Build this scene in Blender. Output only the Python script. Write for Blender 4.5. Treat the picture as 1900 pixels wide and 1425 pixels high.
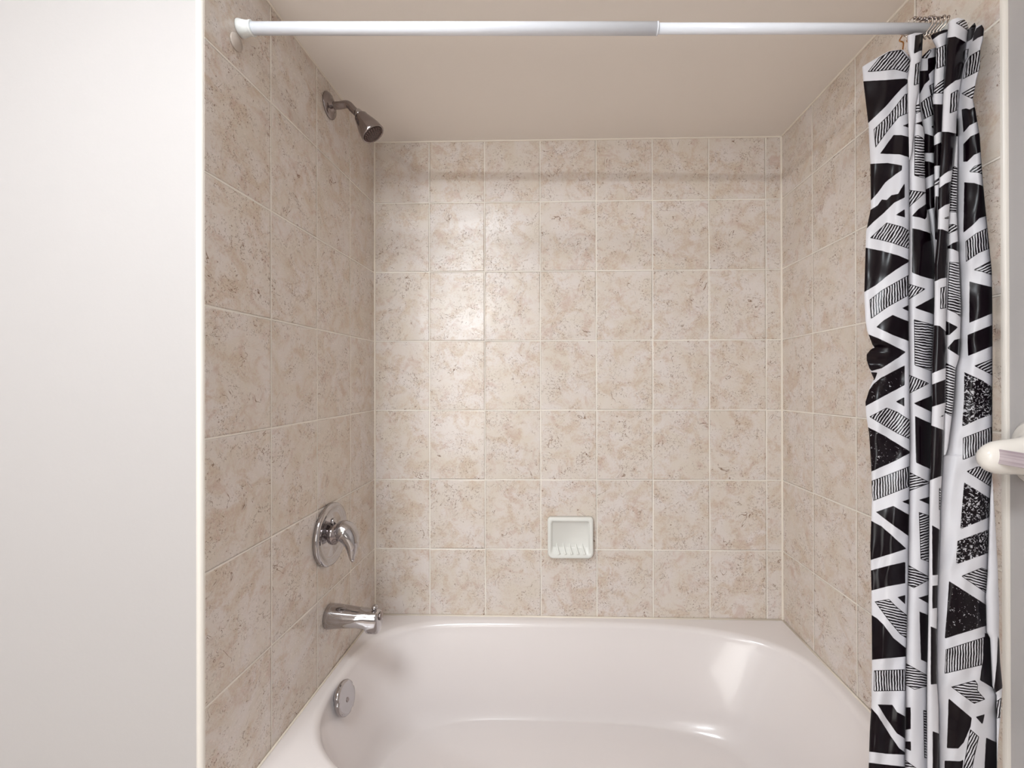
import bpy, bmesh, math, random
import numpy as np
from mathutils import Vector, Matrix

random.seed(7)
np.random.seed(7)
sc = bpy.context.scene
for o in list(bpy.data.objects):
    bpy.data.objects.remove(o)
col = sc.collection

# ------------------------------------------------------------------ camera
ZO = 0.665                       # height of the reference tile joint above the floor
F, YAW, PITCH, ROLL = 834.18, 0.02259, 0.00156, -0.00233
SX, SY = 1009.25, 705.86
CAM = Vector((0.66927, -1.66191, 0.62197 + ZO))
W = 1.5026                       # alcove width
CEIL = 1.5148 + ZO
RIM_L, RIM_R = -0.2453 + ZO, -0.2515 + ZO

cp, sp = math.cos(PITCH), math.sin(PITCH)
r0 = Vector((math.cos(YAW), math.sin(YAW), 0))
fw = Vector((-math.sin(YAW) * cp, math.cos(YAW) * cp, sp))
u0 = r0.cross(fw)
cr, sr = math.cos(ROLL), math.sin(ROLL)
RT = cr * r0 + sr * u0
UP = -sr * r0 + cr * u0
cd = bpy.data.cameras.new('camera')
cam = bpy.data.objects.new('camera', cd)
col.objects.link(cam)
m = Matrix.Identity(4)
for i in range(3):
    m[i][0], m[i][1], m[i][2], m[i][3] = RT[i], UP[i], -fw[i], CAM[i]
cam.matrix_world = m
cd.sensor_fit = 'HORIZONTAL'
cd.sensor_width = 36.0
cd.lens = F / 1900 * 36.0
cd.shift_x = -(SX - 950) / 1900
cd.shift_y = (SY - 712.5) / 1900
cd.clip_start = 0.02
sc.camera = cam

# ------------------------------------------------------------------ world, lights, exposure
world = bpy.data.worlds.new('world')
sc.world = world
world.use_nodes = True
world.node_tree.nodes['Background'].inputs[0].default_value = (1, .97, .95, 1)
world.node_tree.nodes['Background'].inputs[1].default_value = 0.0
sc.view_settings.view_transform = 'Standard'
sc.view_settings.look = 'None'
sc.view_settings.gamma = 1
sc.view_settings.use_curve_mapping = False
sc.view_settings.exposure = 0.16

BULB_XS = (-.46, -.28, -.10)
BULB_Y, BULB_Z = -3.06, 2.005
for x in BULB_XS:
    ld = bpy.data.lights.new('vanity_bulb_light', 'POINT')
    ld.energy = 16
    ld.shadow_soft_size = 0.016
    ld.color = (.885, .95, 1)
    lo = bpy.data.objects.new('vanity_bulb_light', ld)
    lo.location = (x, BULB_Y, BULB_Z)
    col.objects.link(lo)
ld = bpy.data.lights.new('added_fill_light', 'AREA')  # soft fill added behind the camera, shaped as a made-up window
ld.shape = 'RECTANGLE'
ld.size, ld.size_y = 1.30, 1.05
ld.energy = 5
ld.color = (.885, .95, 1)
lo = bpy.data.objects.new('added_fill_light', ld)
lo.location = (-0.28, -3.19, 1.15)
lo.rotation_euler = (math.radians(90), 0, 0)
col.objects.link(lo)


ld = bpy.data.lights.new('ceiling_lamp_light', 'AREA')
ld.shape = 'DISK'
ld.size = 0.52
ld.energy = 21.5
ld.color = (.885, .95, 1)
lo = bpy.data.objects.new('ceiling_lamp_light', ld)
lo.location = (0.08, -1.72, 2.44 - 0.075)
col.objects.link(lo)


# ------------------------------------------------------------------ placement helpers
def ray(px, py):
    u = (px - SX) / F
    v = (py - SY) / F
    return RT * u - UP * v + fw


def at_d(px, py, d):             # point at distance d along the optical axis
    return CAM + ray(px, py) * d


def at_x(px, py, x):
    r = ray(px, py)
    return CAM + r * ((x - CAM.x) / r.x)


def at_y(px, py, y):
    r = ray(px, py)
    return CAM + r * ((y - CAM.y) / r.y)


# ------------------------------------------------------------------ object helpers
def mesh_obj(name, verts, faces, mat=None, parent=None, smooth=False, loc=None):
    me = bpy.data.meshes.new(name)
    me.from_pydata([tuple(v) for v in verts], [], faces)
    me.update()
    bm = bmesh.new(); bm.from_mesh(me)
    bmesh.ops.recalc_face_normals(bm, faces=bm.faces)
    bm.to_mesh(me); bm.free()
    if smooth:
        for p in me.polygons:
            p.use_smooth = True
    if mat:
        me.materials.append(mat)
    o = bpy.data.objects.new(name, me)
    col.objects.link(o)
    if parent:
        o.parent = parent
    return o


def bevel(o, w, seg=3, angle=0.5):
    b = o.modifiers.new('bevel', 'BEVEL')
    b.width = w; b.segments = seg; b.limit_method = 'ANGLE'; b.angle_limit = angle
    for p in o.data.polygons:
        p.use_smooth = True
    return o


def tag(o, label=None, cat=None, group=None, kind=None):
    if label: o['label'] = label
    if cat: o['category'] = cat
    if group: o['group'] = group
    if kind: o['kind'] = kind
    return o


def empty(name, loc):
    o = bpy.data.objects.new(name, None)
    o.location = loc
    o.empty_display_size = 0.02
    col.objects.link(o)
    return o


def rel(verts, root):
    L = root.location
    return [Vector(v) - L for v in verts]


def box(a, b):
    x0, y0, z0 = a; x1, y1, z1 = b
    v = [(x0, y0, z0), (x1, y0, z0), (x1, y1, z0), (x0, y1, z0), (x0, y0, z1), (x1, y0, z1), (x1, y1, z1), (x0, y1, z1)]
    f = [(0, 3, 2, 1), (4, 5, 6, 7), (0, 1, 5, 4), (1, 2, 6, 5), (2, 3, 7, 6), (3, 0, 4, 7)]
    return v, f


def merge(*parts):
    V, Fc = [], []
    for v, f in parts:
        n = len(V)
        V += [Vector(p) for p in v]
        Fc += [tuple(i + n for i in q) for q in f]
    return V, Fc


def frame(axis, hint=None):
    a = Vector(axis).normalized()
    h = Vector(hint) if hint else (Vector((0, 0, 1)) if abs(a.z) < .9 else Vector((1, 0, 0)))
    s = h.cross(a).normalized()
    t = a.cross(s)
    return a, s, t


def lathe(prof, origin, axis, n=48):      # prof: (distance along axis, radius)
    a, s, t = frame(axis)
    o = Vector(origin)
    V, Fc = [], []
    for h, r in prof:
        for k in range(n):
            an = 2 * math.pi * k / n
            V.append(o + a * h + (s * math.cos(an) + t * math.sin(an)) * r)
    for i in range(len(prof) - 1):
        for k in range(n):
            k2 = (k + 1) % n
            Fc.append((i * n + k, i * n + k2, (i + 1) * n + k2, (i + 1) * n + k))
    Fc.append(tuple(range(n - 1, -1, -1)))
    Fc.append(tuple((len(prof) - 1) * n + k for k in range(n)))
    return V, Fc


def tube(path, rad, n=16, closed=False, flat=None):   # rad: number or list; flat: (ra, rb) scale
    P = [Vector(p) for p in path]
    N = len(P)
    R = rad if isinstance(rad, (list, tuple)) else [rad] * N
    V, Fc = [], []
    prev = None
    for i in range(N):
        if closed:
            d = P[(i + 1) % N] - P[i - 1]
        else:
            d = P[min(i + 1, N - 1)] - P[max(i - 1, 0)]
        d.normalize()
        if prev is None:
            a, s, t = frame(d)
        else:
            s = (prev - d * prev.dot(d)).normalized()
            t = d.cross(s)
        prev = s
        for k in range(n):
            an = 2 * math.pi * k / n
            V.append(P[i] + (s * math.cos(an) + t * math.sin(an)) * R[i])
    M = N if closed else N - 1
    for i in range(M):
        j = (i + 1) % N
        for k in range(n):
            k2 = (k + 1) % n
            Fc.append((i * n + k, i * n + k2, j * n + k2, j * n + k))
    if not closed:
        Fc.append(tuple(range(n - 1, -1, -1)))
        Fc.append(tuple((N - 1) * n + k for k in range(n)))
    return V, Fc


def spline(pts, n=8):
    P = [Vector(p) for p in pts]
    out = []
    for i in range(len(P) - 1):
        p0 = P[max(i - 1, 0)]; p1 = P[i]; p2 = P[i + 1]; p3 = P[min(i + 2, len(P) - 1)]
        for k in range(n):
            t = k / n
            out.append(0.5 * ((2 * p1) + (-p0 + p2) * t + (2 * p0 - 5 * p1 + 4 * p2 - p3) * t * t + (-p0 + 3 * p1 - 3 * p2 + p3) * t ** 3))
    out.append(P[-1])
    return out


# ------------------------------------------------------------------ materials
def srgb(r, g, b):
    f = lambda c: (c / 255 / 12.92) if c / 255 < .04045 else ((c / 255 + .055) / 1.055) ** 2.4
    return (f(r), f(g), f(b), 1)


def new_mat(name, color=(.8, .8, .8, 1), rough=.5, metal=0.0, **kw):
    m = bpy.data.materials.new(name)
    m.use_nodes = True
    b = m.node_tree.nodes['Principled BSDF']
    b.inputs['Base Color'].default_value = color
    b.inputs['Roughness'].default_value = rough
    b.inputs['Metallic'].default_value = metal
    for k, v in kw.items():
        b.inputs[k.replace('_', ' ')].default_value = v
    return m


class NT:
    def __init__(s, mat):
        s.t = mat.node_tree; s.n = s.t.nodes; s.l = s.t.links
        s.b = s.n['Principled BSDF']

    def _in(s, sock, v):
        if isinstance(v, (int, float)):
            sock.default_value = v
        elif isinstance(v, tuple):
            sock.default_value = v
        else:
            s.l.new(v, sock)

    def math(s, op, a, b=0.0, c=None, clamp=False):
        n = s.n.new('ShaderNodeMath'); n.operation = op; n.use_clamp = clamp
        s._in(n.inputs[0], a); s._in(n.inputs[1], b)
        if c is not None: s._in(n.inputs[2], c)
        return n.outputs[0]

    def vmath(s, op, a, b=(0, 0, 0)):
        n = s.n.new('ShaderNodeVectorMath'); n.operation = op
        s._in(n.inputs[0], a)
        if op == 'SCALE': s._in(n.inputs['Scale'], b)
        else: s._in(n.inputs[1], b)
        return n.outputs[0]

    def mix(s, f, a, b):
        n = s.n.new('ShaderNodeMix'); n.data_type = 'RGBA'
        s._in(n.inputs[0], f); s._in(n.inputs[6], a); s._in(n.inputs[7], b)
        return n.outputs[2]

    def pos(s):
        n = s.n.new('ShaderNodeNewGeometry'); q = s.n.new('ShaderNodeSeparateXYZ')
        s.l.new(n.outputs['Position'], q.inputs[0])
        return n.outputs['Position'], q.outputs

    def comb(s, x, y, z):
        n = s.n.new('ShaderNodeCombineXYZ')
        s._in(n.inputs[0], x); s._in(n.inputs[1], y); s._in(n.inputs[2], z)
        return n.outputs[0]

    def noise(s, v, scale, detail=2, rough=.5, dist=0.0, col=False):
        n = s.n.new('ShaderNodeTexNoise')
        s.l.new(v, n.inputs['Vector'])
        n.inputs['Scale'].default_value = scale; n.inputs['Detail'].default_value = detail
        n.inputs['Roughness'].default_value = rough; n.inputs['Distortion'].default_value = dist
        return n.outputs['Color' if col else 'Fac']

    def white(s, v):
        n = s.n.new('ShaderNodeTexWhiteNoise'); n.noise_dimensions = '3D'
        s.l.new(v, n.inputs['Vector'])
        return n.outputs['Value'], n.outputs['Color']

    def ramp(s, v, a, b, lo=0.0, hi=1.0, smooth=False):
        n = s.n.new('ShaderNodeMapRange'); n.clamp = True
        if smooth: n.interpolation_type = 'SMOOTHSTEP'
        s._in(n.inputs[0], v)
        n.inputs[1].default_value = a; n.inputs[2].default_value = b
        n.inputs[3].default_value = lo; n.inputs[4].default_value = hi
        return n.outputs[0]

    def attr(s, name):
        n = s.n.new('ShaderNodeAttribute'); n.attribute_name = name
        return n.outputs['Fac']

    def bump(s, h, strength=1.0, dist=1.0, normal=None):
        n = s.n.new('ShaderNodeBump')
        n.inputs['Strength'].default_value = strength; n.inputs['Distance'].default_value = dist
        s.l.new(h, n.inputs['Height'])
        if normal is not None: s.l.new(normal, n.inputs['Normal'])
        return n.outputs[0]


TW, TH = 0.2064, 0.2572


def tile_material(name, axis, first, slope=0.0, seed=0.0, back=False, width_scale=1.0):
    """Beige marbled 8x10 ceramic tile. axis 0: runs along x, 1: runs along -y."""
    m = new_mat(name, rough=.3)
    t = NT(m)
    P, q = t.pos()
    run = q[0] if axis == 0 else t.math('MULTIPLY', q[1], -1.0)
    u = t.math('DIVIDE', t.math('ADD', t.math('SUBTRACT', run, first), TW * 20), TW * width_scale)
    z = t.math('SUBTRACT', q[2], t.math('MULTIPLY', run, slope))
    v = t.math('DIVIDE', t.math('ADD', t.math('SUBTRACT', z, ZO), TH * 20), TH)
    iu, iv = t.math('FLOOR', u), t.math('FLOOR', v)
    fu, fv = t.math('FRACT', u), t.math('FRACT', v)
    tu = t.math('MULTIPLY', t.math('SUBTRACT', 0.5, t.math('ABSOLUTE', t.math('SUBTRACT', fu, .5))), TW)
    tv = t.math('MULTIPLY', t.math('SUBTRACT', 0.5, t.math('ABSOLUTE', t.math('SUBTRACT', fv, .5))), TH)
    # slightly wobbly joints
    wob = t.math('MULTIPLY', t.math('SUBTRACT', t.noise(P, 60, 1), .5), .0010)
    dmin = t.math('ADD', t.math('MINIMUM', tu, tv), wob)
    grout = t.ramp(dmin, .0016, .0026, 1.0, 0.0)
    rv, rc = t.white(t.comb(iu, iv, seed + .37))
    off = t.vmath('SCALE', rc, 7.0)
    lc = t.comb(t.math('MULTIPLY', fu, TW), t.math('MULTIPLY', fv, TH), seed)
    C = t.vmath('ADD', lc, off)
    # body
    base = t.mix(t.ramp(t.noise(C, 9, 3, .55, .6), .36, .64), srgb(*TC[0]), srgb(*TC[1]))
    cloud = t.noise(C, 16, 5, .65, .8)
    base = t.mix(t.ramp(cloud, .50, .66, 0, .66), base, srgb(*TC[2]))
    base = t.mix(t.ramp(t.noise(C, 20, 4, .65, .6), .56, .70, 0, .55), base, srgb(205, 176, 163))
    mott = t.noise(C, 170, 4, .65, .5)
    base = t.mix(t.math('MULTIPLY', t.ramp(mott, .48, .70), t.ramp(cloud, .44, .60, .12, .85)), base, srgb(*TC[3]))
    # pitted worm-like marks in patches
    v1 = t.noise(C, 75, 2.5, .55, 2.0)
    line = t.ramp(t.math('ABSOLUTE', t.math('SUBTRACT', v1, .5)), .008, .030, 1, 0)
    brk = t.ramp(t.noise(C, 130, 2, .6), .50, .56)
    patch = t.ramp(t.noise(C, 15, 3, .6, .5), .42, .60)
    mark = t.math('MULTIPLY', t.math('MULTIPLY', line, brk), patch)
    base = t.mix(t.math('MULTIPLY', mark, .95), base, srgb(*TC[4]))
    # long fine cracks
    v2 = t.noise(C, 9, 4, .6, 1.0)
    crack = t.ramp(t.math('ABSOLUTE', t.math('SUBTRACT', v2, .5)), .0012, .0060, 1, 0)
    crack = t.math('MULTIPLY', crack, t.ramp(t.noise(C, 22, 2), .54, .62))
    base = t.mix(t.math('MULTIPLY', crack, .9), base, srgb(*TC[4]))
    # little dark pits
    vo = t.n.new('ShaderNodeTexVoronoi'); vo.inputs['Scale'].default_value = 95
    t.l.new(C, vo.inputs['Vector'])
    pit = t.math('MULTIPLY', t.ramp(vo.outputs['Distance'], .09, .22, 1, 0), t.ramp(t.noise(C, 30, 2), .57, .65))
    base = t.mix(t.math('MULTIPLY', pit, .75), base, srgb(*TC[4]))
    colr = t.mix(grout, base, srgb(*TC[5]))
    t.l.new(colr, t.b.inputs['Base Color'])
    rough = t.math('ADD', t.ramp(mott, .3, .7, .20, .30), t.math('MULTIPLY', grout, .45))
    t.l.new(rough, t.b.inputs['Roughness'])
    # relief: joint recess, tile edge rounding, per tile tilt, pits
    edge = t.ramp(dmin, .0016, .0050, 0, .0009, smooth=True)
    sep = t.n.new('ShaderNodeSeparateXYZ'); t.l.new(rc, sep.inputs[0])
    tilt = t.math('ADD',
                  t.math('MULTIPLY', t.math('MULTIPLY', t.math('SUBTRACT', sep.outputs[0], .5), t.math('SUBTRACT', fu, .5)), TW * .035),
                  t.math('MULTIPLY', t.math('MULTIPLY', t.math('SUBTRACT', sep.outputs[1], .5), t.math('SUBTRACT', fv, .5)), TH * .035))
    wav = t.math('MULTIPLY', t.noise(C, 14, 1), .0012)
    pm = t.math('MULTIPLY', t.math('ADD', mark, pit), -.00025)
    h = t.math('ADD', t.math('ADD', edge, t.math('MULTIPLY', t.math('ADD', tilt, wav), t.math('SUBTRACT', 1.0, grout))), pm)
    t.l.new(t.bump(h), t.b.inputs['Normal'])
    return m


#      body light      body warm        tan cloud       mottle          marks           grout
TC = [(228, 219, 213), (223, 212, 199), (213, 194, 172), (196, 167, 152), (132, 100, 76), (244, 237, 226)]
M = {}
M['tile_back'] = tile_material('beige_tile_back', 0, 0.0, 0.0, 1.0)
M['tile_left'] = tile_material('beige_tile_left', 1, 0.19997, -0.00354, 2.0)
M['tile_right'] = tile_material('beige_tile_right', 1, 0.19569, 0.01151, 3.0)


def paint(name, c, bumpy=.00015, scale=90, rough=.55):
    m = new_mat(name, srgb(*c), rough)
    t = NT(m)
    P, q = t.pos()
    t.l.new(t.bump(t.math('MULTIPLY', t.noise(P, scale, 4, .6), bumpy)), t.b.inputs['Normal'])
    return m


M['paint'] = paint('white_wall_paint', (184, 179, 177), .0003, 60)
M['ceiling'] = paint('ceiling_paint', (246, 238, 230), .0006, 40)
M['edge'] = new_mat('glazed_edge', srgb(226, 219, 210), .35)
M['caulk'] = new_mat('cream_caulk', srgb(238, 228, 214), .45)
M['tub'] = new_mat('glazed_enamel', srgb(236, 229, 227), .19, Coat_Weight=.3, Coat_Roughness=.04)
t = NT(M['tub']); P_, q_ = t.pos()
t.l.new(t.bump(t.math('MULTIPLY', t.noise(P_, 7, 2), .0015), .4), t.b.inputs['Normal'])
M['dish'] = new_mat('white_porcelain', srgb(236, 236, 230), .18)
M['ceramic'] = new_mat('cream_ceramic', srgb(236, 230, 222), .12)
M['chrome'] = new_mat('chrome', (.50, .48, .485, 1), .06, 1.0)
M['nickel'] = new_mat('aged_chrome', (.33, .29, .285, 1), .14, 1.0)
M['face'] = new_mat('dark_spray_face', srgb(60, 42, 40), .4)
M['nozzle'] = new_mat('nozzle_rubber', srgb(120, 95, 88), .5)
M['rod'] = new_mat('white_enamelled_tube', srgb(238, 241, 248), .22)
M['cap'] = new_mat('white_plastic_cap', srgb(232, 234, 232), .4)
M['disc'] = new_mat('milky_plastic', srgb(196, 184, 174), .2)
M['wire'] = new_mat('steel_wire', (.60, .52, .45, 1), .2, 1.0)
M['brass'] = new_mat('brassy_wire', srgb(190, 135, 80), .25, 1.0)
M['black'] = new_mat('dark_void', srgb(40, 30, 28), .6)
M['fillpane'] = new_mat('fill_pane_glow', (1, .96, .9, 1), .4)  # glow for the pane of the added fill window
M['fillpane'].node_tree.nodes['Principled BSDF'].inputs['Emission Color'].default_value = (1, .94, .86, 1)
M['fillpane'].node_tree.nodes['Principled BSDF'].inputs['Emission Strength'].default_value = 2.0

# ------------------------------------------------------------------ room shell
YR = -3.22                    # wall behind the camera
XL = -1.15                    # left wall of the wider room
RC = 2.44                     # room ceiling
TK = 0.008                    # tile thickness
EL, ER = 0.8148, 0.8043       # where the side wall tile ends


def struct(name, vf, mat, parent=None):
    o = mesh_obj(name, vf[0], vf[1], mat, parent)
    o['kind'] = 'structure'
    return o


struct('floor', box((XL - .1, YR - .1, -.1), (W + .3, .1, 0)), paint('floor_tile', (196, 184, 174), 0, 10, .35))
struct('ceiling', merge(box((XL - .1, YR - .1, RC), (W + .3, -EL, RC + .1)), box((-.15, -EL, CEIL), (W + .3, .1, RC + .1))), M['ceiling'])
struct('wall_back', box((-.2, 0, 0), (W + .2, .1, CEIL)), M['tile_back'])
wl = struct('wall_left', merge(box((XL, -EL, 0), (-TK, -EL + .15, RC)), box((-.13, -EL + .15, 0), (-TK, 0, CEIL)), box((XL - .1, YR, 0), (XL, -EL + .15, RC))), M['paint'])
wr = struct('wall_right', box((W + TK, YR, 0), (W + .12, 0, RC)), M['paint'])
struct('wall_front', box((XL - .1, YR - .1, 0), (W + .2, YR, RC)), M['paint'])
struct('tile_panel', box((-TK, -EL, 0), (0, 0, CEIL)), M['tile_left'], wl)
struct('tile_panel', box((W, -ER, 0), (W + TK, 0, CEIL)), M['tile_right'], wr)
# rounded cream edge pieces closing the tile field
vt, ft = lathe([(0, .0078), (CEIL, .0078)], (-TK, -EL + .0005, 0), (0, 0, 1), 24)
struct('edge_trim', (vt, ft), M['edge'], wl)
vt, ft = lathe([(0, .0078), (CEIL, .0078)], (W + TK, -ER, 0), (0, 0, 1), 24)
struct('edge_trim', (vt, ft), M['edge'], wr)


def bead(a, b, r=.0032):
    return tube([a, b], r, 8)


struct('trim_1', bead((.001, -.001, RIM_L), (.001, -.001, CEIL), .0042), M['caulk'])
struct('trim_2', bead((W - .001, -.001, RIM_R), (W - .001, -.001, CEIL), .0046), M['caulk'])
struct('trim_3', bead((0, -.001, CEIL - .001), (W, -.001, CEIL - .001), .0035), M['caulk'])
struct('trim_4', bead((.001, 0, CEIL - .001), (.001, -EL, CEIL - .001)), M['caulk'])
struct('trim_5', bead((W - .001, 0, CEIL - .001), (W - .001, -ER, CEIL - .001)), M['caulk'])
# unseen glowing window added for fill; unseen dark door added for chrome reflections
wx0, wx1, wz0, wz1 = -.93, .37, .625, 1.675
fw_ = .05
win = struct('added_window_1', merge(box((wx0 - fw_, YR, wz0 - fw_), (wx0, YR + .04, wz1 + fw_)), box((wx1, YR, wz0 - fw_), (wx1 + fw_, YR + .04, wz1 + fw_)),
                               box((wx0, YR, wz1), (wx1, YR + .04, wz1 + fw_)), box((wx0, YR, wz0 - fw_), (wx1, YR + .04, wz0))), M['cap'])
mesh_obj('glowing_fill_pane', *box((wx0, YR + .002, wz0), (wx1, YR + .010, wz1)), M['fillpane'], win)
dr = struct('added_door_1', box((XL, -2.6, 0), (XL + .03, -1.8, 2.03)), new_mat('added_door_brown', srgb(60, 42, 34), .4))
lv, lf = lathe([(0, .012), (.03, .010), (.04, .024), (.06, .026), (.07, .012)], (XL + .03, -1.88, 1.0), (1, 0, 0), 20)
mesh_obj('added_door_knob', lv, lf, M['chrome'], dr, True)

# ------------------------------------------------------------------ bathtub
TUBF = -0.800                 # outer front face of the tub


def rimz(x):
    return RIM_L + (RIM_R - RIM_L) * x / W


def basin_loop(xl, xr, yb, yf, el, er, n=160, cx=None):
    """closed outline; left end with exponent el, right end exponent er"""
    cx = cx if cx is not None else xl + (xr - xl) * .42
    cy = (yb + yf) / 2; hy = (yb - yf) / 2
    pts = []
    for k in range(n):
        a = 2 * math.pi * k / n
        c, s_ = math.cos(a), math.sin(a)
        e = er if c > 0 else (el if s_ > 0 else 2.25)
        ax = (xr - cx) if c > 0 else (cx - xl)
        x = cx + ax * math.copysign(abs(c) ** (2 / e), c)
        y = cy + hy * math.copysign(abs(s_) ** (2 / e), s_)
        pts.append((x, y))
    return pts


tub = empty('bathtub', (W / 2, -.40, 0))
rings = []
N = 160
DEPTH = .295
prof = []
# (inset fraction, drop, lip)  lip rounding
OUT = dict(xl=.045, xr=1.460, yb=-.045, yf=-.752)
LOW = dict(xl=.150, xr=1.270, yb=-.125, yf=-.670)


def lerp(a, b, f):
    return a + (b - a) * f


steps = []
lip = .022
for k in range(7):
    a = math.pi / 2 * k / 6
    steps.append((0.0, lip * math.sin(a) - lip, lip * (1 - math.cos(a))))   # (wall fraction, extra inset negative outwards, drop)
for k in range(1, 13):
    f = k / 12
    steps.append((f * .62, 0.0, lip + (DEPTH - lip - .075) * f))
for k in range(1, 9):
    a = math.pi / 2 * k / 8
    steps.append((.62 + .38 * (1 - math.cos(a)) * .6 + .38 * .4 * math.sin(a), 0.0, DEPTH - .075 + .075 * math.sin(a)))
bv = []
for fr_, ex, dz in steps:
    pr = {k: lerp(OUT[k], LOW[k], fr_) for k in OUT}
    e1 = lerp(4.3, 3.2, fr_); e2 = lerp(3.3, 2.8, fr_)
    lp = basin_loop(pr['xl'] + ex, pr['xr'] - ex, pr['yb'] - ex, pr['yf'] + ex, e1, e2, N, .62)
    bv.append([Vector((x, y, rimz(x) - dz)) for x, y in lp])
# floor rings
last = bv[-1]
cen = Vector((.70, -.40, 0))
for f in (.8, .6, .4, .2):
    bv.append([Vector((lerp(cen.x, p.x, f), lerp(cen.y, p.y, f), p.z - .004 * (1 - f))) for p in last])
V, Fc = [], []
for r in bv:
    V += r
for i in range(len(bv) - 1):
    for k in range(N):
        k2 = (k + 1) % N
        Fc.append((i * N + k, i * N + k2, (i + 1) * N + k2, (i + 1) * N + k))
V.append(Vector((cen.x, cen.y, RIM_L - DEPTH - .006)))
c0 = len(V) - 1
for k in range(N):
    Fc.append(((len(bv) - 1) * N + k, (len(bv) - 1) * N + (k + 1) % N, c0))
# deck: project the outline to the rectangle, in two rings, then the apron
x0, x1, y0, y1 = .0022, W - .0022, TUBF + .02, -.0025
rect = []
for p in bv[0]:
    d = Vector((p.x - W / 2, p.y + .40, 0))
    c = Vector((W / 2, -.40, 0))
    sx_ = ((x1 if d.x > 0 else x0) - c.x) / d.x if abs(d.x) > 1e-6 else 1e9
    sy_ = ((y1 if d.y > 0 else y0) - c.y) / d.y if abs(d.y) > 1e-6 else 1e9
    s_ = min(sx_, sy_)
    q = c + d * s_
    rect.append(q)
for cx_, cy_ in ((x0, y0), (x1, y0), (x1, y1), (x0, y1)):      # snap nearest to the corners
    j = min(range(N), key=lambda i: (rect[i].x - cx_) ** 2 + (rect[i].y - cy_) ** 2)
    rect[j] = Vector((cx_, cy_, 0))
base = len(V)
for k in range(N):
    q = rect[k]
    V.append(Vector((q.x, q.y, rimz(q.x) + .0005)))
for k in range(N):
    k2 = (k + 1) % N
    Fc.append((k, k2, base + k2, base + k))
tubo = mesh_obj('basin', rel(V, tub), Fc, M['tub'], tub, True)
# apron as a profile along x
ap = []
for k in range(7):
    a = math.pi / 2 * k / 6
    ap.append((y0 - .02 * math.sin(a), -.02 * (1 - math.cos(a))))
ap += [(TUBF, -.05), (TUBF + .012, -.065), (TUBF + .012, -.36), (TUBF, -.37), (TUBF, -.415), (TUBF + .03, -.415)]
V, Fc = [], []
for x in (x0, W / 2, x1):
    for y, dz in ap:
        V.append(Vector((x, y, max(.0, rimz(x) + dz + .0005))))
n = len(ap)
for i in range(2):
    for k in range(n - 1):
        Fc.append((i * n + k, i * n + k + 1, (i + 1) * n + k + 1, (i + 1) * n + k))
mesh_obj('apron', rel(V, tub), Fc, M['tub'], tub, True)
# caulk around the tub
tb1 = tube([(.005, -.0037, RIM_L + .001), (W - .005, -.0037, RIM_R + .001)], .0035, 8)
tb2 = tube([(.0033, -.005, RIM_L + .001), (.0033, -.80, RIM_L + .001)], .003, 8)
tb3 = tube([(W - .0033, -.005, RIM_R + .001), (W - .0033, -.80, RIM_R + .001)], .003, 8)
vf = merge(tb1, tb2, tb3)
o = mesh_obj('caulk_bead', rel(vf[0], tub), vf[1], M['caulk'], tub, True)
# overflow plate on the tap-end slope
oc = at_x(638, 1295, .066)
nrm = Vector((1, -.06, .22)).normalized()
v_, f_ = lathe([(-.022, .030), (-.004, .030), (-.004, .0425), (.0, .0455), (.006, .0455), (.0095, .043), (.0105, .036), (.0105, .001)], oc, nrm, 56)
# two small notches in the edge
for p in v_:
    d = (p - oc); ax, s, tt = frame(nrm)
    a = math.atan2(d.dot(tt), d.dot(s))
    for a0 in (0.25, 2.9, -1.25):
        if abs(a - a0) < .10:
            p -= (d - ax * d.dot(ax)) * .07
ovp = mesh_obj('overflow_plate', rel(v_, tub), f_, M['chrome'], tub, True)
ovp['label'] = 'round chrome overflow plate'
sv, sf = lathe([(.0100, .0065), (.0125, .0065), (.0135, .005), (.0120, .003), (.0120, .0005)], oc + Vector((0, -.001, -.006)), nrm, 20)
mesh_obj('screw', rel(sv, tub), sf, M['nickel'], ovp, True)
dv, df = lathe([(-.002, .034), (.002, .034), (.003, .030), (.001, .026), (-.001, .001)], (.32, -.38, rimz(.32) - DEPTH - .001), (0, 0, 1), 32)
mesh_obj('drain', rel(dv, tub), df, M['chrome'], tub, True)
tag(tub, 'pinkish white built-in bathtub filling the tiled alcove', 'bathtub')

# ------------------------------------------------------------------ shower head
YP = -0.281
fl = at_x(612, 196, 0.003)
sh = empty('overhead_shower', (0, fl.y, fl.z))
yy = fl.y
v_, f_ = lathe([(.0004, .0375), (.003, .0375), (.006, .035), (.009, .026), (.0105, .016), (.016, .0145), (.0165, .011)], (0, yy, fl.z), (1, 0, 0), 48)
mesh_obj('flange', rel(v_, sh), f_, M['nickel'], sh, True)
p1 = at_y(645, 194, yy); p2 = at_y(655, 203, yy); p3 = at_y(664, 212, yy)
path = spline([(.008, yy, fl.z), (.03, yy, fl.z), p1, p2, p3, p3 + (p3 - p2) * .3], 8)
v_, f_ = tube(path, .0108, 24)
mesh_obj('arm', rel(v_, sh), f_, M['nickel'], sh, True)
hs = at_y(667, 213, yy); he = at_y(693, 250, yy + .006)
ax = (he - hs).normalized()
L = (he - hs).length
v_, f_ = lathe([(-.012, .011), (-.004, .0135), (.003, .0135), (.006, .011), (.012, .011)], hs, ax, 28)
mesh_obj('ball_joint', rel(v_, sh), f_, M['chrome'], sh, True)
hp = [(.002, .011), (.003, .0175), (.006, .0200), (.014, .0218), (.024, .0255), (.038, .0305), (.050, .0340), (.060, .0350), (.067, .0360), (.070, .0345), (.0685, .0325)]
sc_ = L / .070
hp = [(a * sc_, b) for a, b in hp]
v_, f_ = lathe(hp, hs, ax, 48)
mesh_obj('spray_head', rel(v_, sh), f_, M['nickel'], sh, True)
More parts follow.
